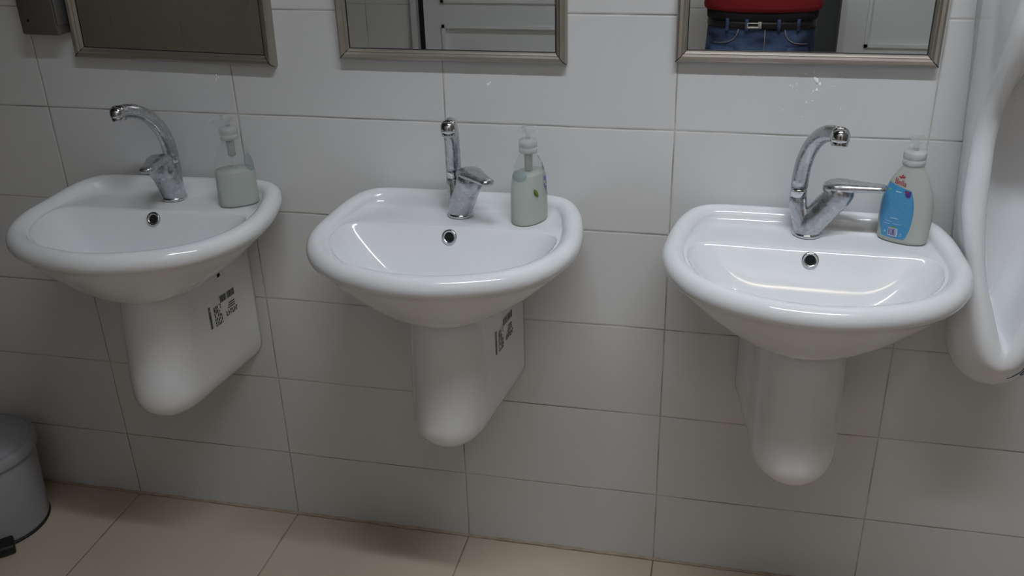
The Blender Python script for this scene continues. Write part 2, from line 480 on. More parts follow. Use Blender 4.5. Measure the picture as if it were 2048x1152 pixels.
# seat the ring on the steep back wall of the bowl
OV_S = .935
ov_y = -.27 + .114*OV_S; ov_z = ZD - .118*(1-OV_S**2.3)
slope = .118*2.3*OV_S**1.3/.114
nv = Vector((0, -slope, 1)).normalized()
ov.location = Vector((0, ov_y, ov_z)) + nv*.0012
ov.rotation_euler = nv.to_track_quat('Z', 'Y').to_euler()
ped0 = thing('half_pedestal', ped_lab[0], 'pedestal', (0, 0, 0), 0, 'half pedestals under the basins')
ped_mb.build('shroud', M_porc, ped0)
# stained bead where pedestal meets basin
front = [p for p in PED if p.y < -.12]
bead = MB().tube([(p.x*1.005, p.y*.935, .7405) for p in front], .0028, 8).build('sealant_bead', M_sealant, ped0)
basins = [basin0] + [copy_thing(basin0, basin_lab[i]) for i in (1, 2)]
peds = [ped0] + [copy_thing(ped0, ped_lab[i]) for i in (1, 2)]
for (x, rz, _, i) in BAS:
    for o in (basins[i], peds[i]):
        o.location = (x, 0, 0)
    basins[i].rotation_euler = (0, 0, rz); basins[i].location.y = -abs(math.sin(rz))*.20
    basins[i].location.x = x

def ped_sticker(ped, fade):
    """printed transparent sticker on the right flank of a half pedestal"""
    mb = MB()
    def flank(y):      # x of the flank at y
        return interp(-y, [(0, .108), (.07, .097), (.14, .086), (.20, .078)]) + .0007
    def quad(y0, y1, z0, z1):
        ys = [y0 + (y1-y0)*k/4 for k in range(5)]
        v = [(flank(y), y, z0) for y in ys] + [(flank(y), y, z1) for y in ys]
        mb.add(v, [(k, k+1, k+6, k+5) for k in range(4)])
    rnd = random.Random(3)
    # upper barcode
    y = -.118
    while y < -.070:
        w = rnd.choice((.001, .0016, .0024))
        if rnd.random() > fade: quad(y, y+w, .656, .672)
        y += w + rnd.choice((.0008, .0014))
    # upright side barcode
    z = .612
    while z < .662:
        w = rnd.choice((.0010, .0016, .0024))
        quad(-.160, -.153, z, z+w); z += w + rnd.choice((.0008, .0012))
    # small print, columns of text running upwards
    for k in range(5):
        z = .610
        while z < .655:
            l = rnd.uniform(.004, .011)
            if rnd.random() > fade*.7: quad(-.142+k*.0052, -.1395+k*.0052, z, min(z+l, .656))
            z += l + .002
    # bold letters
    y = -.104
    for k in range(6):
        quad(y, y+.0022, .617, .629); quad(y, y+.005, .617 + .0045*(k % 3), .6195 + .0045*(k % 3)); y += .0066
    for k in range(3): quad(-.098+k*.003, -.072, .633+k*.005, .635+k*.005)
    o = mb.build('printed_sticker', M_print, ped, smooth=False); o['label'] = 'black barcode print on clear sticker'
    return o
ped_sticker(peds[0], .1); ped_sticker(peds[1], .3)
# small dark marks at the top of the left pedestal
for lo, hi in (((.0918, -.116, .716), (.0932, -.106, .730)), ((.0975, -.086, .727), (.0990, -.070, .731))):
    ch = MB().box(lo, hi, .0004).build('chip', M_hole, peds[0]); ch['label'] = 'dark chip in the glaze'

# ------------------------------------------------------------------ faucets
def make_faucet(spout_rel):
    """local -y is the way the cartridge leans; spout pivots at +y"""
    t = bpy.data.objects.new('faucet', None); COL.objects.link(t)
    MB().lathe([(.0235, 0), (.0255, .001), (.0262, .0045), (.0245, .0075), (.022, .008)], 36).build('base_ring', M_chrome, t)
    mb = MB()
    n = 28; rings = []
    for k, (y, z, r, tilt) in enumerate([(0, .006, .0238, 0), (-.002, .014, .0240, 8), (-.008, .026, .0242, 20), (-.016, .038, .0242, 30),
                                         (-.024, .050, .0242, 35), (-.032, .062, .0240, 37), (-.036, .067, .0240, 37)]):
        a = math.radians(tilt); u = Vector((1, 0, 0)); w = Vector((0, math.cos(a), math.sin(a)))
        rings.append([Vector((0, y, z)) + u*r*math.cos(2*PI*j/n) + w*r*math.sin(2*PI*j/n) for j in range(n)])
    mb.loft(rings)
    mb.loft([[(r*math.cos(2*PI*j/n), y + r*math.sin(2*PI*j/n), z) for j in range(n)] for y, z, r in
             [(.003, .007, .0205), (.009, .022, .0188), (.016, .040, .0168), (.0210, .055, .0160), (.022, .069, .0158), (.022, .071, .0150)]])
    autosmooth(mb.build('body', M_worn, t), 50)
    MB().lathe([(.0130, 0), (.0150, .0006), (.0150, .015), (.0145, .0165), (.0132, .0168)], 28).build('spout_collar', M_chrome, t, loc=(0, .022, .0712))
    # spout
    sp_root_rot = spout_rel
    pts, rad = [], []
    for k in range(17):
        a = math.radians(96*k/16)
        pts.append((0, -.086*(1-math.cos(a)), .086 + .112*math.sin(a)**.95)); rad.append(.0150 - .0016*k/16)
    sp = MB().tube(pts, rad, 24).build('spout', M_worn, t, loc=(0, .022, 0))
    sp.rotation_euler = (0, 0, sp_root_rot)
    # outlet head: rounded elbow with aerator
    hd = MB()
    hd.lathe([(.001, .0155), (.0075, .0147), (.0122, .0118), (.0150, .0070), (.0158, .0010), (.0156, -.0055), (.0148, -.006)], 28, cap0=True)
    h = hd.build('outlet_head', M_chrome, sp, loc=(0, -.094, .1965))
    MB().lathe([(.0136, -.0135), (.0141, -.013), (.0141, -.0055), (.0125, -.004)], 28).build('aerator', M_chrome, sp, loc=(0, -.094, .1965))
    # cartridge cap and lever
    mb = MB(); rings = []
    for y, z, r, rw, tilt in [(-.0355, .0665, .0240, .0240, 37), (-.0405, .0735, .0250, .0250, 35), (-.045, .081, .0255, .0255, 28),
                             (-.047, .088, .0262, .0255, 16), (-.046, .094, .0262, .0245, 6), (-.045, .100, .0240, .022, 2), (-.045, .104, .017, .016, 0)]:
        a = math.radians(tilt); u = Vector((1, 0, 0)); w = Vector((0, math.cos(a), math.sin(a)))
        rings.append([Vector((0, y, z)) + u*rw*math.cos(2*PI*j/n) + w*r*math.sin(2*PI*j/n) for j in range(n)])
    mb.loft(rings)
    autosmooth(mb.build('cartridge_cap', M_worn, t), 60)
    mb = MB(); rings = []
    for y, z, hw, hh in [(-.018, .0935, .006, .004), (-.021, .0945, .014, .0075), (-.028, .0965, .020, .0095), (-.040, .0985, .0235, .0105), (-.055, .0995, .0225, .0100),
                         (-.072, .1000, .0190, .0088), (-.090, .1005, .0158, .0078), (-.108, .1010, .0136, .0072), (-.119, .1012, .0124, .0068), (-.1235, .1012, .0092, .0050), (-.125, .1012, .003, .002)]:
        ring = []
        for j in range(n):
            c, s = math.cos(2*PI*j/n), math.sin(2*PI*j/n)
            ring.append((hw*math.copysign(abs(c)**.75, c), y, z + hh*math.copysign(abs(s)**.85, s)))
        rings.append(ring)
    mb.loft(rings)
    mb.build('lever', M_worn, t)
    d = MB().lathe([(.0046, 0), (.0042, .0012), (.0001, .0012)], 16, cap1=False).build('screw_cap', M_black, t)
    d.location = (0, -.0665, .0785); d.rotation_euler = Vector((0, -1, -.55)).to_track_quat('Z', 'Y').to_euler()
    return t
FAU = [((.331, -.097), 12, -40, 'worn chrome mixer tap on the leftmost basin, its spout turned left'),
       ((.950, -.095), 42, -28, 'worn chrome mixer tap on the middle basin, its spout aimed straight forward'),
       ((1.602, -.091), 80, -48, 'worn chrome mixer tap beside the blue label bottle, lever pointing right')]
for (xy, az, rel, lab) in FAU:
    f = make_faucet(math.radians(rel))
    f.location = (xy[0], xy[1], ZD+.0007); f.rotation_euler = (0, 0, math.radians(az))
    if az == 80:                                # this tap's spout stands a little taller
        for c in f.children:
            if c.name.startswith('spout') and 'collar' not in c.name: c.scale = (1, 1, 1.055)
    tag(f, lab, 'faucet', 'mixer taps on the basins')

# ------------------------------------------------------------------ soap bottles
class BottleShape:
    def __init__(s, tab, p=2.3): s.tab = tab; s.p = p
    def dims(s, z):
        return interp(z, [(a, b) for a, b, c in s.tab]), interp(z, [(a, c) for a, b, c in s.tab])
    def pt(s, ang, z, grow=0.0):
        a, b = s.dims(z); c, d = math.cos(ang), math.sin(ang); q = 2/s.p
        return Vector(((a+grow)*math.copysign(abs(c)**q, c), (b+grow)*math.copysign(abs(d)**q, d), z))
    def front(s, x, z, grow=.0005):          # y of the front (-y) face at x
        a, b = s.dims(z); u = min(1, abs(x)/a)
        return -(b*(1-u**s.p)**(1/s.p)) - grow
    def mesh(s, zs, grow=0.0, n=40):
        return MB().loft([[s.pt(2*PI*j/n, z, grow) for j in range(n)] for z in zs])
def smooth_tab(tab):
    ps = catmull([Vector((a, b, c)) for a, b, c in tab], 6)
    return [(p.x, p.y, p.z) for p in ps]

SLIM = BottleShape(smooth_tab([(0, .036, .024), (.003, .0405, .028), (.03, .0405, .0285), (.06, .0400, .028), (.085, .0375, .0265), (.105, .032, .0235), (.122, .0245, .019), (.132, .0165, .0155), (.138, .0145, .0145)]))
WIDE = BottleShape(smooth_tab([(0, .037, .020), (.003, .042, .0235), (.02, .0435, .0245), (.05, .0450, .025), (.08, .0425, .024), (.105, .035, .021), (.124, .026, .018), (.136, .0185, .0165), (.143, .0160, .0160)]))

def frange(a, b, n): return [a + (b-a)*i/(n-1) for i in range(n)]

def pump(t, z, capmat, headmat, nozzle_rz, neck=.0145):
    MB().lathe([(neck+.001, 0), (neck+.0028, .001), (neck+.003, .010), (neck+.0022, .0105), (neck+.0022, .012), (neck+.003, .0125), (neck+.003, .022), (neck+.0015, .0245), (.006, .0255)], 32).build('collar', capmat, t, loc=(0, 0, z))
    h = MB().lathe([(.0048, 0), (.0048, .012), (.0105, .0135), (.012, .016), (.012, .022), (.0105, .024), (.002, .0245)], 28).build('pump_head', headmat, t, loc=(0, 0, z+.0255))
    nz = MB().tube([(0, -.006, .0190), (0, -.022, .0188), (0, -.032, .0165), (0, -.037, .0120)], [.0052, .0046, .0042, .0036], 12).build('nozzle', headmat, h)
    nz.rotation_euler = (0, 0, nozzle_rz)

def slim_bottle(name, label, loc, rz, level, tilt=0):
    t = thing(name, label, 'soap bottle', loc, rz, 'soap bottles on the basin decks')
    t.rotation_euler = (0, tilt, rz)
    SLIM.mesh(frange(0, .138, 44)).build('bottle', M_shell, t)
    SLIM.mesh(frange(.002, level, 30), -.0014).build('liquid_soap', M_soap, t)
    MB().lathe([(.004, -.034), (.0075, -.032), (.0080, -.004), (.0080, 0)], 20).build('pump_chamber', M_tube, t, loc=(0, 0, .134))
    MB().tube([(0, 0, .102), (.001, 0, .06), (.006, 0, .012)], .0022, 10).build('dip_tube', M_ghost, t)
    pump(t, .136, M_cap, M_ghost, math.radians(-100))
    return t
b_left = slim_bottle('soap_bottle', 'plain clear soap bottle half full on the leftmost basin deck', (.4815, -.103, ZD+.0012), math.radians(34), .074)
b_mid = slim_bottle('soap_bottle', 'clear soap bottle with green leaf and purple flower print on the middle basin', (1.0885, -.101, ZD+.0007), math.radians(62), .098)
# residue of an old label, pale blue, inside the shells
M_bluefilm = translucent('pale_blue_label_film', (0.30, 0.41, 0.47), 0.62, 0.5)
def side_patch(shape, name, mat, parent, cells, grow=.0008):
    """patch on the bottle skin: cells are (angle, z) polygons"""
    mb = MB()
    for poly in cells:
        mb.add([shape.pt(a, z, grow) for a, z in poly], [tuple(range(len(poly)))])
    return mb.build(name, mat, parent, smooth=False)
def ang_for(view_deg): return math.radians(view_deg)
def grid_patch(shape, a0, a1, z0, z1, na=8, nz=8, keep=None):
    cells = []
    for i in range(na):
        for j in range(nz):
            aa, ab = a0+(a1-a0)*i/na, a0+(a1-a0)*(i+1)/na; za, zb = z0+(z1-z0)*j/nz, z0+(z1-z0)*(j+1)/nz
            if keep is None or keep((aa+ab)/2, (za+zb)/2): cells.append([(aa, za), (ab, za), (ab, zb), (aa, zb)])
    return cells
R_ = math.radians
side_patch(SLIM, 'label_film', M_bluefilm, b_left, grid_patch(SLIM, R_(-66), R_(-4), .070, .110, 24, 24, lambda a, z: ((a-R_(-34))/R_(29))**2 + ((z-.090)/.019)**2 < 1))
side_patch(SLIM, 'label_film', M_bluefilm, b_mid, grid_patch(SLIM, R_(155), R_(225), .088, .112, 24, 20, lambda a, z: ((a-R_(190))/R_(33))**2 + ((z-.099)/.0105)**2 < 1))

M_leaf = pm('leaf_green_print', (0.16, 0.26, 0.025), 0.4)
M_leafd = pm('leaf_vein_print', (0.07, 0.13, 0.015), 0.4)
M_teal = pm('teal_stem_print', (0.03, 0.22, 0.20), 0.4)
M_purple = pm('purple_flower_print', (0.16, 0.13, 0.36), 0.4)
M_olive = pm('olive_print', (0.16, 0.14, 0.08), 0.5)
def leaf_cells(ca, cz, length, width, rot, half=None, n=10):
    """leaf outline as a strip of quads in (angle, z); width in radians, length in metres"""
    out = []; K = 22.0        # radians per metre along the skin
    def P(s, w):
        x = (s-.5)*length; y = w*width*math.sin(PI*min(1, max(0, s)))**.8
        return (ca + (x*math.cos(rot) - y*math.sin(rot))*K, cz + x*math.sin(rot) + y*math.cos(rot))
    lo, hi = (-1, 1) if half is None else half
    for i in range(n):
        s0, s1 = i/n, (i+1)/n
        out.append([P(s0, lo), P(s1, lo), P(s1, hi), P(s0, hi)])
    return out
LA = R_(-105)
lf = side_patch(SLIM, 'leaf_print', M_leaf, b_mid, leaf_cells(LA, .064, .021, .0046, R_(-55)))
side_patch(SLIM, 'leaf_vein', M_leafd, lf, leaf_cells(LA, .064, .020, .0046, R_(-55), (-.9, -.1)), .0011)
fl = []
rf = random.Random(5)
for k in range(16):
    fl += leaf_cells(R_(-66)+rf.uniform(-.14, .10), .078+rf.uniform(-.016, .012), .007, .0022, rf.uniform(0, PI), None, 4)
side_patch(SLIM, 'flower_print', M_purple, b_mid, fl)
for args in ((R_(-68), .1075, .012, .0022, R_(70)), (R_(-60), .1045, .010, .0022, R_(-60)), (R_(-64), .113, .010, .0012, R_(100))):
    side_patch(SLIM, 'stem_print', M_teal, b_mid, leaf_cells(*args))
for args in ((R_(-64), .056, .010, .0016, R_(80)), (R_(-68), .127, .010, .0022, R_(80))):
    side_patch(SLIM, 'bud_print', M_olive, b_mid, leaf_cells(*args))

# the wide bottle with the blue label
b_right = thing('soap_bottle', 'milky soap bottle with a large blue printed label on the basin beside the urinal', 'soap bottle', (1.765, -.0905, ZD+.0007), math.radians(-24), 'soap bottles on the basin decks')
WIDE.mesh(frange(0, .143, 48)).build('bottle', M_shell_milky, b_right)
WIDE.mesh(frange(.002, .118, 30), -.0016).build('liquid_soap', M_soap, b_right)
pump(b_right, .141, M_capw, M_ghost, math.radians(0), .0160)
M_label = pm('blue_label', (0.055, 0.27, 0.52), 0.4, noise=0.05, nscale=40)
M_lwhite = pm('white_print', (0.62, 0.68, 0.72), 0.5)
M_lpale = pm('pale_blue_print', (0.16, 0.40, 0.62), 0.5)
M_lred = pm('red_print', (0.36, 0.02, 0.03), 0.5)
M_lpurple = pm('dark_purple_print', (0.07, 0.035, 0.20), 0.5)
M_lgreen = pm('green_print', (0.16, 0.38, 0.14), 0.5)
LABX = -.0105
def lab_half(z):           # half width of the label: bowed sides, narrow foot
    return interp(z, [(.010, .0200), (.016, .0225), (.03, .0265), (.045, .0285), (.060, .0292), (.075, .0284), (.088, .0258), (.098, .0225), (.104, .0205)])
def lab_pt(x, z, g): return (x, WIDE.front(x, z, g), z)
mb = MB(); nz_, nx_ = 30, 14
vs = []
for j in range(nz_+1):
    z = .010 + (.104-.010)*j/nz_
    for i in range(nx_+1):
        x = LABX + lab_half(z)*(2*i/nx_-1)
        zz = z - .0045*(2*i/nx_-1)*((z-.01)/.094)        # top edge slants down to the right
        vs.append(lab_pt(x, zz, .0006))
mb.add(vs, [(j*(nx_+1)+i, j*(nx_+1)+i+1, (j+1)*(nx_+1)+i+1, (j+1)*(nx_+1)+i) for j in range(nz_) for i in range(nx_)])
blue = mb.build('label', M_label, b_right); blue['label'] = 'blue label with fine print and barcode'
def lab_strips(name, mat, items, g=.0010, parent=None):
    mb = MB()
    for x0, x1, z0, z1 in items:
        k = max(1, int((x1-x0)/.004))
        xs = [x0+(x1-x0)*i/k for i in range(k+1)]
        v = [lab_pt(x, z0, g) for x in xs] + [lab_pt(x, z1, g) for x in xs]
        mb.add(v, [(i, i+1, k+2+i, k+1+i) for i in range(k)])
    return mb.build(name, mat, parent or blue, smooth=False)
rp = random.Random(11)
fine = []
z = .090
while z > .034:
    x = LABX - lab_half(z)*.86
    end = LABX + lab_half(z)*.84
    while x < end:
        l = rp.uniform(.002, .008); fine.append((x, min(x+l, end), z, z+.0007)); x += l + .0012
    z -= .0030
lab_strips('fine_print', M_lpale, fine)
for it in [(LABX-.006, LABX+.004, .0945, .0960), (LABX-.008, LABX+.006, .0465, .0476), (LABX-.016, LABX-.005, .0395, .0402), (LABX-.002, LABX+.012, .0365, .0372), (LABX-.019, LABX-.008, .0345, .0352)]:
    lab_strips('heading_print', M_lwhite, [it])
bars = [(LABX-.0091, LABX+.0075, .0135, .0285)]
lab_strips('barcode_field', M_lwhite, bars, .0010)
bl = []; x = LABX-.0080
while x < LABX+.0060:
    w = rp.choice((.0005, .0009, .0014)); bl.append((x, x+w, .0150, .0275)); x += w + rp.choice((.0005, .0009))
lab_strips('barcode', M_lpurple, bl, .0014)
for it in ((LABX-.005, LABX+.006, .0290, .0315), (LABX-.019, LABX-.0145, .094, .0985)):
    lab_strips('green_patch', M_lgreen, [it], .0012)
lab_strips('recycling_mark', M_lwhite, [(LABX-.0155, LABX-.0135, .0205, .0215), (LABX-.0158, LABX-.0150, .0180, .0210), (LABX-.0138, LABX-.0130, .0180, .0210)], .0012)
for z in (.0160, .0195): lab_strips('small_print', M_lwhite, [(LABX+.0115, LABX+.0155, z, z+.0009)], .0012)
lab_strips('badge', M_lpurple, [(LABX+.011, LABX+.020, .0905, .0985), (LABX+.013, LABX+.019, .0880, .0905), (LABX+.009, LABX+.015, .0965, .0995)], .0016)
lab_strips('badge_stripe', M_lred, [(LABX+.0105, LABX+.0155, .0955, .0985)], .0020)
# red brand lettering above the label
fc = bpy.data.curves.new('lettering', 'FONT'); fc.body = 'Bella'; fc.size = .0135; fc.align_x = 'CENTER'; fc.space_character = .92
fo = bpy.data.objects.new('lettering_source', fc)
COL.objects.link(fo)
bpy.context.view_layer.update()
dg = bpy.context.evaluated_depsgraph_get()
me = bpy.data.meshes.new_from_object(fo.evaluated_get(dg))
bpy.data.objects.remove(fo)
for v in me.vertices:
    x, z = v.co.x*.92 + LABX - .001, v.co.y + .1075 - v.co.x*.16
    v.co = Vector(lab_pt(x, z, .0012))
me.materials.clear(); me.materials.append(M_lred)
link(bpy.data.objects.new('lettering', me), b_right)
mb = MB()
for (cx, cz, rot, ln) in ((LABX, .1225, 70, .007), (LABX-.003, .1205, 150, .006), (LABX+.003, .1215, 30, .006)):
    pts = []
    for s in frange(0, 2*PI, 13)[:-1]:
        u, w = ln*.5*math.cos(s), ln*.2*math.sin(s)
        pts.append(lab_pt(cx+u*math.cos(R_(rot))-w*math.sin(R_(rot)), cz+u*math.sin(R_(rot))+w*math.cos(R_(rot)), .0012))
    mb.add(pts, [tuple(range(12))])
mb.build('leaf_mark', M_lred, b_right, smooth=False)

# ------------------------------------------------------------------ mirrors
def make_mirror(x0, x1, z0, z1, label, rot=0):
    w, h = x1-x0, z1-z0
    t = thing('wall_mirror', label, 'mirror', (x0, -.001, z0), 0, 'framed mirrors on the tiled wall')
    t.rotation_euler = (0, rot, 0)
    fw = .0205
    prof = [(0, 0), (0, .013), (.002, .019), (.006, .0225), (.011, .0215), (.0145, .0175), (.016, .0175), (.0188, .0150), (fw, .0120), (fw, 0)]   # (inwards, outwards from wall)
    fr = None
    mb = MB()
    corners = [((0, 0), (1, 1)), ((w, 0), (-1, 1)), ((w, h), (-1, -1)), ((0, h), (1, -1))]
    rings = []
    for (cx, cz), (sx_, sz_) in corners:
        rings.append([(cx + sx_*a, -b, cz + sz_*a) for a, b in prof])
    n = len(prof); v = [p for r in rings for p in r]; f = []
    for i in range(4):
        k = (i+1) % 4
        for j in range(n-1): f.append((i*n+j, k*n+j, k*n+j+1, i*n+j+1))
    mb.add(v, f)
    fr = autosmooth(mb.build('frame', M_frame, t), 25)
    for (cx, cz), (sx_, sz_) in corners:        # a dark mitre joint at each corner
        mj = MB()
        for (a0, b0), (a1, b1) in zip(prof[1:-2], prof[2:-1]):
            d = .0006
            mj.add([(cx+sx_*a0-d*sx_, -b0-.0004, cz+sz_*a0+d*sz_), (cx+sx_*a0+d*sx_, -b0-.0004, cz+sz_*a0-d*sz_), (cx+sx_*a1+d*sx_, -b1-.0004, cz+sz_*a1-d*sz_), (cx+sx_*a1-d*sx_, -b1-.0004, cz+sz_*a1+d*sz_)], [(0, 1, 2, 3)])
        mj.build('mitre_joint', M_black, fr, smooth=False)
    e = fw - .003
    MB().box((e, -.0105, e), (w-e, -.004, h-e)).build('mirror_glass', M_mirror, t, smooth=False)
    mg = MB()
    for lo, hi in (((fw-.0012, -.0118, fw-.0012), (w-fw+.0012, -.0103, fw+.0012)), ((fw-.0012, -.0118, fw), (fw+.0014, -.0103, h-fw)), ((w-fw-.0014, -.0118, fw), (w-fw+.0012, -.0103, h-fw))):
        mg.box(lo, hi)
    mg.build('glazing_gap', M_black, t, smooth=False)
    return t
make_mirror(.109, .556, 1.156, 1.80, 'framed mirror above the leftmost basin, reflecting a dark brown wall', math.radians(1.2))
make_mirror(.697, 1.146, 1.1655, 1.81, 'framed mirror above the middle basin, reflecting a white panelled door')
make_mirror(1.345, 1.794, 1.1755, 1.82, 'framed mirror nearest the urinal, reflecting the person in jeans and red top')

# metal box on the wall beside the left mirror
t = thing('metal_dispenser', 'dark grey metal box on the wall left of the leftmost mirror', 'dispenser', (.016, 0, 1.205))
MB().box((0, -.045, 0), (.088, -.0005, .30), .006).build('case', M_grey_metal, t)
d = MB().lathe([(.003, 0), (.003, .0008), (.0001, .0008)], 14, cap1=False).build('keyhole', M_hole, t)
d.location = (.022, -.0452, .030); d.rotation_euler = (PI/2, 0, 0)
MB().box((.086, -.047, .02), (.092, -.010, .28), .002).build('side_flap', M_grey_metal, t)

# dried soap splashes below the mirrors
M_splash = pm('dried_soap', (0.95, 0.95, 0.96), 0.35)
rs = random.Random(21)
for (cx, cz, sp_, nn, big, lab) in ((1.592, 1.130, .028, 26, .0062, 'white soap splash on the tile under the mirror nearest the urinal'),
                                   (.992, 1.122, .010, 8, .0030, 'small white soap splash on the tile under the middle mirror'),
                                   (.415, 1.115, .012, 7, .0024, 'faint soap splash on the tile under the leftmost mirror')):
    mb = MB()
    for k in range(nn):
        g = 1 if k < 4 else .28
        x, z = cx + rs.gauss(0, sp_*(.25 if k < 4 else 1)), cz + rs.gauss(0, sp_*(.35 if k < 4 else 1.3)); r = big*g*rs.uniform(.4, 1)
        ring1, ring2 = [], []
        for j in range(10):
            a = 2*PI*j/10; q = r*rs.uniform(.7, 1.2)
            ring1.append((x+q*math.cos(a)*.8, -.0002, z+q*math.sin(a)*1.2)); ring2.append((x+q*.6*math.cos(a)*.8, -.0002-r*.35, z+q*.6*math.sin(a)*1.2))
        mb.loft([ring1, ring2], False, True)
    tag(mb.build('soap_splash', M_splash), lab, 'soap splash', 'dried soap splashes on the wall tiles', 'stuff')

# ------------------------------------------------------------------ urinal at the right
def teardrop(tab, n=33):
    """closed outline (x, z) from a half-width table, evenly spaced in arc length, starting at the foot"""
    half = catmull([Vector((w, z, 0)) for z, w in tab], 8)
    L = [0]
    for a, b in zip(half, half[1:]): L.append(L[-1] + (b-a).length)
    res = []; j = 0
    for k in range(n):
        s = L[-1]*k/(n-1)
        while j < len(L)-2 and L[j+1] < s: j += 1
        u = (s-L[j])/max(1e-9, L[j+1]-L[j]); p = half[j].lerp(half[j+1], min(1, u)); res.append((max(0, p.x), p.y))
    return res + [(-x, z) for x, z in reversed(res[1:-1])]
def uy(z):                                  # front edge: lower lip out, middle drawn back, hood out again
    return interp(z, [(.67, -.20), (.70, -.195), (.75, -.185), (.80, -.17), (.87, -.15), (.97, -.133), (1.08, -.123), (1.14, -.137), (1.18, -.163), (1.21, -.193), (1.28, -.233), (1.36, -.25), (1.5, -.24)])
WA = teardrop([(.600, 0), (.612, .014), (.640, .030), (.690, .050), (.80, .072), (.883, .078), (1.0, .085), (1.045, .087), (1.17, .095), (1.287, .104), (1.40, .104), (1.47, .080), (1.50, .035), (1.505, 0)], 49)
OU = teardrop([(.686, 0), (.688, .014), (.703, .033), (.742, .052), (.805, .066), (.87, .076), (.93, .090), (.97, .098), (1.06, .098), (1.2, .098), (1.28, .098), (1.36, .090), (1.42, .070), (1.45, .030), (1.455, 0)], 49)
IN = teardrop([(.728, 0), (.735, .006), (.783, .022), (.855, .044), (.942, .056), (1.027, .061), (1.10, .063), (1.2, .060), (1.26, .045), (1.29, .020), (1.295, 0)], 49)
def ringxy(tab, fy): return [(x, fy(x, z), z) for x, z in tab]
def mixtab(a, b, t, g=1.0): return [((p[0]*(1-t)+q[0]*t)*g, p[1]*(1-t)+q[1]*t) for p, q in zip(a, b)]
rings = [ringxy(WA, lambda x, z: -.0006)]
for tt, gx in ((.2, 1.01), (.4, 1.02), (.6, 1.02), (.75, 1.02), (.86, 1.01), (.94, 1.0)):
    mt = [(x*(1 + .62*max(0, min(1, (.82-z)/.12))*math.sin(PI*tt**1.6)), z) for x, z in mixtab(WA, OU, tt**.9, gx)]; rings.append([(x, uy(z)*tt*.97, z - .036*math.sin(PI*tt**2.2)*max(0, min(1, (1.0-z)/.35))) for x, z in mt])
rings.append([(x*1.0, uy(z)*.985, z) for x, z in OU])
rings.append([(x*.97, uy(z)-.004, z) for x, z in mixtab(OU, IN, .12)])
rings.append([(x, uy(z)-.009, z) for x, z in mixtab(OU, IN, .35)])
rings.append([(x, uy(z)-.010, z) for x, z in mixtab(OU, IN, .65)])
rings.append([(x, uy(z)-.005, z) for x, z in mixtab(OU, IN, .92)])
rings.append([(x, uy(z)+.004, z) for x, z in IN])
cz = 1.0
for g, dd in ((1.04, .25), (1.06, .5), (1.0, .75), (.8, .92), (.4, 1.0)):
    rings.append([(x*g, uy(z)+(-.035-uy(z))*dd, cz+(z-cz)*(1.0 if dd < .8 else .9)) for x, z in IN])
ur = thing('urinal', 'white ceramic urinal on the wall at the right edge, beside the third basin', 'urinal', (1.943, 0, 0))
ub = MB().loft(rings, True, True).build('ceramic_body', M_porc, ur)
M_bluemark = pm('blue_mark', (0.03, 0.10, 0.19), 0.5)
from mathutils.bvhtree import BVHTree
_bm = bmesh.new(); _bm.from_mesh(ub.data); bvh = BVHTree.FromBMesh(_bm); _bm.free()
def on_body(x, z):
    h = bvh.ray_cast(Vector((x, -1, z)), Vector((0, 1, 0)))
    return Vector((x, -.1, z)) if h[0] is None else h[0] + Vector((0, -.0004, 0))
def mark(name, pts, r):
    MB().tube([on_body(x, z) for x, z in pts], r, 6).build(name, M_bluemark, ur)
mark('blue_stroke', [(.050, .716), (.045, .703), (.040, .690), (.034, .680), (.026, .673), (.017, .669)], .0011)
mark('blue_loop', [(.047 + .008*math.cos(2*PI*k/14), 0.676 + .0050*math.sin(2*PI*k/14)) for k in range(15)], .0010)
# ------------------------------------------------------------------ pedal bin
t = thing('pedal_bin', 'pale grey plastic pedal bin on the floor under the leftmost basin', 'bin', (-.292, -.175, 0))
MB().lathe([(.110, .006), (.116, .007), (.1175, .012), (.1215, .12), (.1265, .212), (.1250, .216)], 56).build('bucket', M_bin, t)
MB().lathe([(.112, 0), (.119, .001), (.119, .006), (.112, .007)], 56).build('base_ring', M_black, t)
MB().lathe([(.127, .213), (.1335, .214), (.1345, .220), (.1335, .236), (.130, .242), (.124, .245), (.121, .2435), (.118, .246), (.105, .254), (.07, .262), (.03, .2655), (.001, .266)], 56).build('lid', M_bin, t)
pd = MB(); pd.box((-.024, -.030, .006), (.024, .02, .030), .006)
p_ = pd.build('pedal', M_black, t); p_.location = (.090, -.096, 0); p_.rotation_euler = (0, 0, math.radians(43))

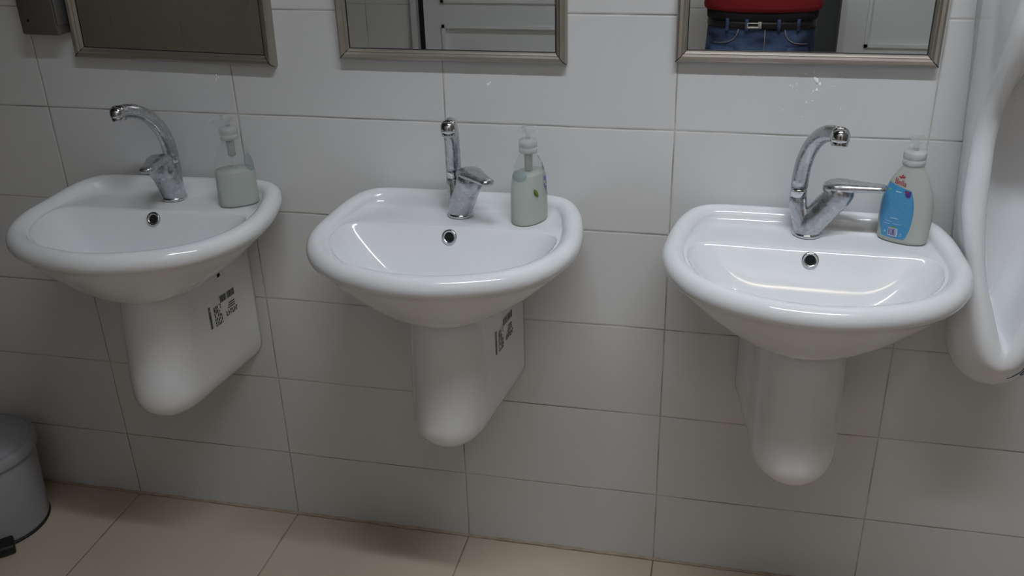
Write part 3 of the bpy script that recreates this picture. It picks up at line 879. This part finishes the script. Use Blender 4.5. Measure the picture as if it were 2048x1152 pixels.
# ------------------------------------------------------------------ the person taking the picture, seen in the right mirror
PX, PY = 1.545, -2.06
M_skin = pm('skin', (0.50, 0.33, 0.25), 0.5)
M_sweater = pm('red_knit', (0.22, 0.006, 0.010), 0.85, noise=0.15, nscale=60)
M_sleeve = M_sweater
M_blackcloth = pm('black_cloth', (0.010, 0.009, 0.010), 0.9)
def denim():
    m, nt, b = new_mat('blue_denim')
    N, L = nt.nodes, nt.links
    tc = N.new('ShaderNodeTexCoord')
    mp = N.new('ShaderNodeMapping'); mp.inputs['Scale'].default_value = (1.0, 1.0, 2.2); L.new(tc.outputs['Object'], mp.inputs['Vector'])
    nz = N.new('ShaderNodeTexNoise'); nz.inputs['Scale'].default_value = 9; nz.inputs['Detail'].default_value = 6; L.new(mp.outputs[0], nz.inputs['Vector'])
    cr = N.new('ShaderNodeValToRGB')
    cr.color_ramp.elements[0].position = .38; cr.color_ramp.elements[0].color = (0.009, 0.016, 0.046, 1)
    cr.color_ramp.elements[1].position = .72; cr.color_ramp.elements[1].color = (0.085, 0.145, 0.285, 1)
    L.new(nz.outputs['Fac'], cr.inputs[0]); L.new(cr.outputs[0], b.inputs['Base Color'])
    b.inputs['Roughness'].default_value = .85
    return m
M_denim = denim()
M_stitch = pm('denim_stitching', (0.30, 0.27, 0.24), 0.8)
M_belt = pm('black_belt_leather', (0.012, 0.011, 0.011), 0.4)
M_steel = pm('brushed_steel', (0.75, 0.74, 0.70), 0.3, metal=0.8)
M_hair = pm('dark_hair', (0.02, 0.014, 0.010), 0.6)
M_eye = pm('eye_white', (0.7, 0.68, 0.66), 0.2)
M_shoe = pm('dark_shoe_leather', (0.03, 0.025, 0.022), 0.45)

person = thing('person', 'person in a red sweater and blue jeans holding up a phone, seen in a mirror', 'person', (PX, PY, 0))
V, E_, Rr = [], [], []
def node(p, r, parent=None):
    V.append(p); Rr.append(r if isinstance(r, tuple) else (r, r))
    if parent is not None: E_.append((parent, len(V)-1))
    return len(V)-1
pel = node((0, 0, .86), (.135, .095))
ab = node((0, 0, 1.02), (.13, .09), pel); chst = node((0, .01, 1.20), (.135, .085), ab); up = node((0, 0, 1.34), (.085, .06), chst)
nk = node((0, .005, 1.415), .048, up); jaw = node((0, .022, 1.475), (.062, .066), nk); hd = node((0, .014, 1.555), (.075, .086), jaw); crown = node((0, .0, 1.615), (.062, .072), hd)
phone_c = Vector((1.446-PX, -1.797-PY, 1.562))
for s in (-1, 1):
    hip = node((s*.085, 0, .78), .088, pel); kn = node((s*.10, .012, .44), .056, hip); ank = node((s*.105, -.015, .085), .036, kn)
    node((s*.12, .10, .035), .032, ank)
    sh = node((s*.160, 0, 1.335), .055, up); el = node((s*.255, .065, 1.165), .042, sh)
    wr = node((phone_c.x + s*.105, phone_c.y - .035, phone_c.z - .062), .026, el)
    palm = node((phone_c.x + s*.096, phone_c.y - .022, phone_c.z - .010), (.030, .016), wr)
    for k, (dz, ln) in enumerate(((.034, .9), (.017, 1.0), (0, .95), (-.016, .78))):
        a = node((phone_c.x + s*.090, phone_c.y - .004, phone_c.z + dz), .0092, palm)
        b_ = node((phone_c.x + s*(.090 - .020*ln), phone_c.y + .0035, phone_c.z + dz + .003), .0084, a)
        node((phone_c.x + s*(.090 - .036*ln), phone_c.y + .0040, phone_c.z + dz + .004), .0076, b_)
    th1 = node((phone_c.x + s*.078, phone_c.y - .030, phone_c.z - .018), .0105, palm)
    node((phone_c.x + s*.055, phone_c.y - .024, phone_c.z - .004), .0090, th1)
me = bpy.data.meshes.new('body'); me.from_pydata(V, E_, [])
me.materials.append(M_skin)
body = link(bpy.data.objects.new('body', me), person)
sk = body.modifiers.new('skin', 'SKIN'); sk.use_smooth_shade = True
for i, r in enumerate(Rr): me.skin_vertices[0].data[i].radius = r
me.skin_vertices[0].data[pel].use_root = True
ss = body.modifiers.new('sub', 'SUBSURF'); ss.levels = 1; ss.render_levels = 2
for s in (-1, 1):
    MB().lathe([(.001, -.012), (.008, -.009), (.0115, 0), (.008, .009), (.001, .012)], 14).build('eye', M_eye, person, loc=(s*.031, .088, 1.556))
MB().loft([[(w*math.cos(2*PI*j/16)*.5, y0+d*math.sin(2*PI*j/16)*.5, z) for j in range(16)] for z, w, d, y0 in
           [(1.512, .012, .01, .092), (1.520, .034, .034, .096), (1.530, .030, .044, .096), (1.545, .020, .028, .094), (1.562, .014, .012, .090)]]).build('nose', M_skin, person)
MB().loft([[(w*math.cos(2*PI*j/28), y0+d*math.sin(2*PI*j/28), z) for j in range(28)] for z, w, d, y0 in
           [(1.50, .070, .050, -.045), (1.54, .084, .066, -.030), (1.585, .088, .082, -.012), (1.625, .084, .092, 0), (1.655, .066, .075, -.002), (1.672, .030, .036, -.004)]]).build('hair', M_hair, person)

def ell(z, w, d, y0=0, n=40, p=2.5, amp=0.0):
    out = []
    for j in range(n):
        a = 2*PI*j/n; c, s = math.cos(a), math.sin(a)
        k = 1 + amp*math.sin(5*a + z*40)
        out.append((k*w*math.copysign(abs(c)**(2/p), c), y0 + k*d*math.copysign(abs(s)**(2/p), s), z))
    return out
# sweater with sleeves
mb = MB()
mb.loft([ell(z, w, d, y, amp=.012) for z, w, d, y in [(.936, .196, .118, 0), (.928, .208, .128, 0), (.931, .213, .132, 0), (.945, .217, .135, .002), (1.0, .212, .130, .002), (1.1, .205, .125, .004), (1.22, .208, .126, .006),
         (1.31, .200, .112, .004), (1.36, .165, .092, .002), (1.395, .105, .075, .003), (1.41, .066, .064, .004), (1.42, .060, .060, .005)]])
for s in (-1, 1):
    sh, el = Vector((s*.160, 0, 1.335)), Vector((s*.257, .066, 1.163))
    wr = Vector((phone_c.x + s*.105, phone_c.y - .035, phone_c.z - .062))
    pts = catmull([Vector((s*.115, 0, 1.330)), sh, sh.lerp(el, .35), sh.lerp(el, .7), el + Vector((s*.004, .002, -.006)), el.lerp(wr, .25), el.lerp(wr, .6), el.lerp(wr, .93)], 6)
    mb.tube(pts, [interp(i/(len(pts)-1), [(0, .080), (.15, .078), (.55, .060), (.75, .053), (1, .040)]) for i in range(len(pts))], 20)
mb.build('sweater', M_sweater, person)
mb = MB()
mb.loft([ell(z, w, d) for z, w, d in [(.900, .185, .108), (.894, .201, .124), (.898, .204, .127), (.92, .205, .128), (.945, .203, .125)]])
mb.build('undershirt', M_blackcloth, person)
# jeans: pelvis and two legs
mb = MB()
mb.loft([ell(z, w, d) for z, w, d in [(.912, .190, .113), (.890, .1955, .1185), (.84, .200, .122), (.76, .2035, .122), (.72, .200, .118), (.69, .185, .105)]])
for s in (-1, 1):
    rr = []
    for z, x, w, d, y in [(.80, .100, .098, .112, 0), (.70, .102, .099, .112, 0), (.60, .104, .092, .102, .004), (.50, .105, .082, .090, .008), (.42, .105, .076, .083, .010), (.30, .106, .072, .080, 0), (.16, .107, .070, .082, -.008), (.075, .108, .072, .088, -.010), (.070, .108, .066, .080, -.010)]:
        rr.append([(px_ + s*x, py_, pz_) for px_, py_, pz_ in ell(z, w, d, y, 28, 2.2, .02)])
    mb.loft(rr)
mb.build('jeans', M_denim, person)
def front_y(x, z, w=.2015, d=.1225, p=2.5):
    return d*(1-min(1, abs(x)/w)**p)**(1/p)
def seam(name, pts2, r=.0016):
    MB().tube([(x, front_y(x, z)+.0008, z) for x, z in pts2], r, 6).build(name, M_stitch, person)
for s in (-1, 1):
    seam('pocket_stitching', [(s*x, z) for x, z in ((.083, .866), (.088, .846), (.100, .828), (.120, .817), (.145, .812), (.170, .810))])
seam('fly_stitching', [(.012, .866), (.014, .82), (.012, .78), (.004, .745)], .0013)
for x in (-.125, -.055, .060, .13):
    MB().box((x-.006, front_y(x, .86)-.004, .860), (x+.006, front_y(x, .86)+.0075, .904), .002).build('belt_loop', M_denim, person)
mb = MB(); mb.loft([ell(z, w, d) for z, w, d in [(.868, .1965, .1205), (.868, .2015, .1245), (.898, .1995, .1235), (.898, .1945, .1195)]])
belt = mb.build('belt', M_belt, person)
bk = MB()
bx = -.028                                  # buckle of a flat frame and a tongue
for lo, hi in (((bx-.026, 0, .871), (bx-.022, .006, .891)), ((bx+.014, 0, .871), (bx+.026, .006, .895)), ((bx-.026, 0, .871), (bx+.020, .006, .877)), ((bx-.026, 0, .888), (bx+.020, .006, .891))):
    bk.box(lo, hi, .001)
o = bk.build('buckle', M_steel, belt); o.location = (0, front_y(bx, .86)+.001, 0)
for s in (-1, 1):
    rr = []
    for y, w, h in [(-.10, .018, .03), (-.095, .034, .062), (-.05, .040, .078), (0, .041, .080), (.05, .044, .062), (.10, .047, .045), (.15, .044, .036), (.18, .030, .028), (.188, .010, .016)]:
        rr.append([(s*.110 + w*math.cos(2*PI*j/20), y, max(.002, h*.5 + h*.5*math.sin(2*PI*j/20))) for j in range(20)])
    MB().loft(rr).build('shoe', M_shoe, person)

ph = thing('phone', 'black phone held up by the person behind the camera position', 'phone', (PX+phone_c.x, PY+phone_c.y-.010, phone_c.z))
MB().box((-.072, -.0045, -.036), (.072, .0045, .036), .004).build('case', M_black, ph)
M_screen = pm('phone_glass', (0.02, 0.02, 0.022), 0.08)
MB().box((-.068, -.0052, -.033), (.068, -.0043, .033)).build('screen', M_screen, ph, smooth=False)
ph.rotation_euler = (math.radians(-26), 0, math.radians(12))
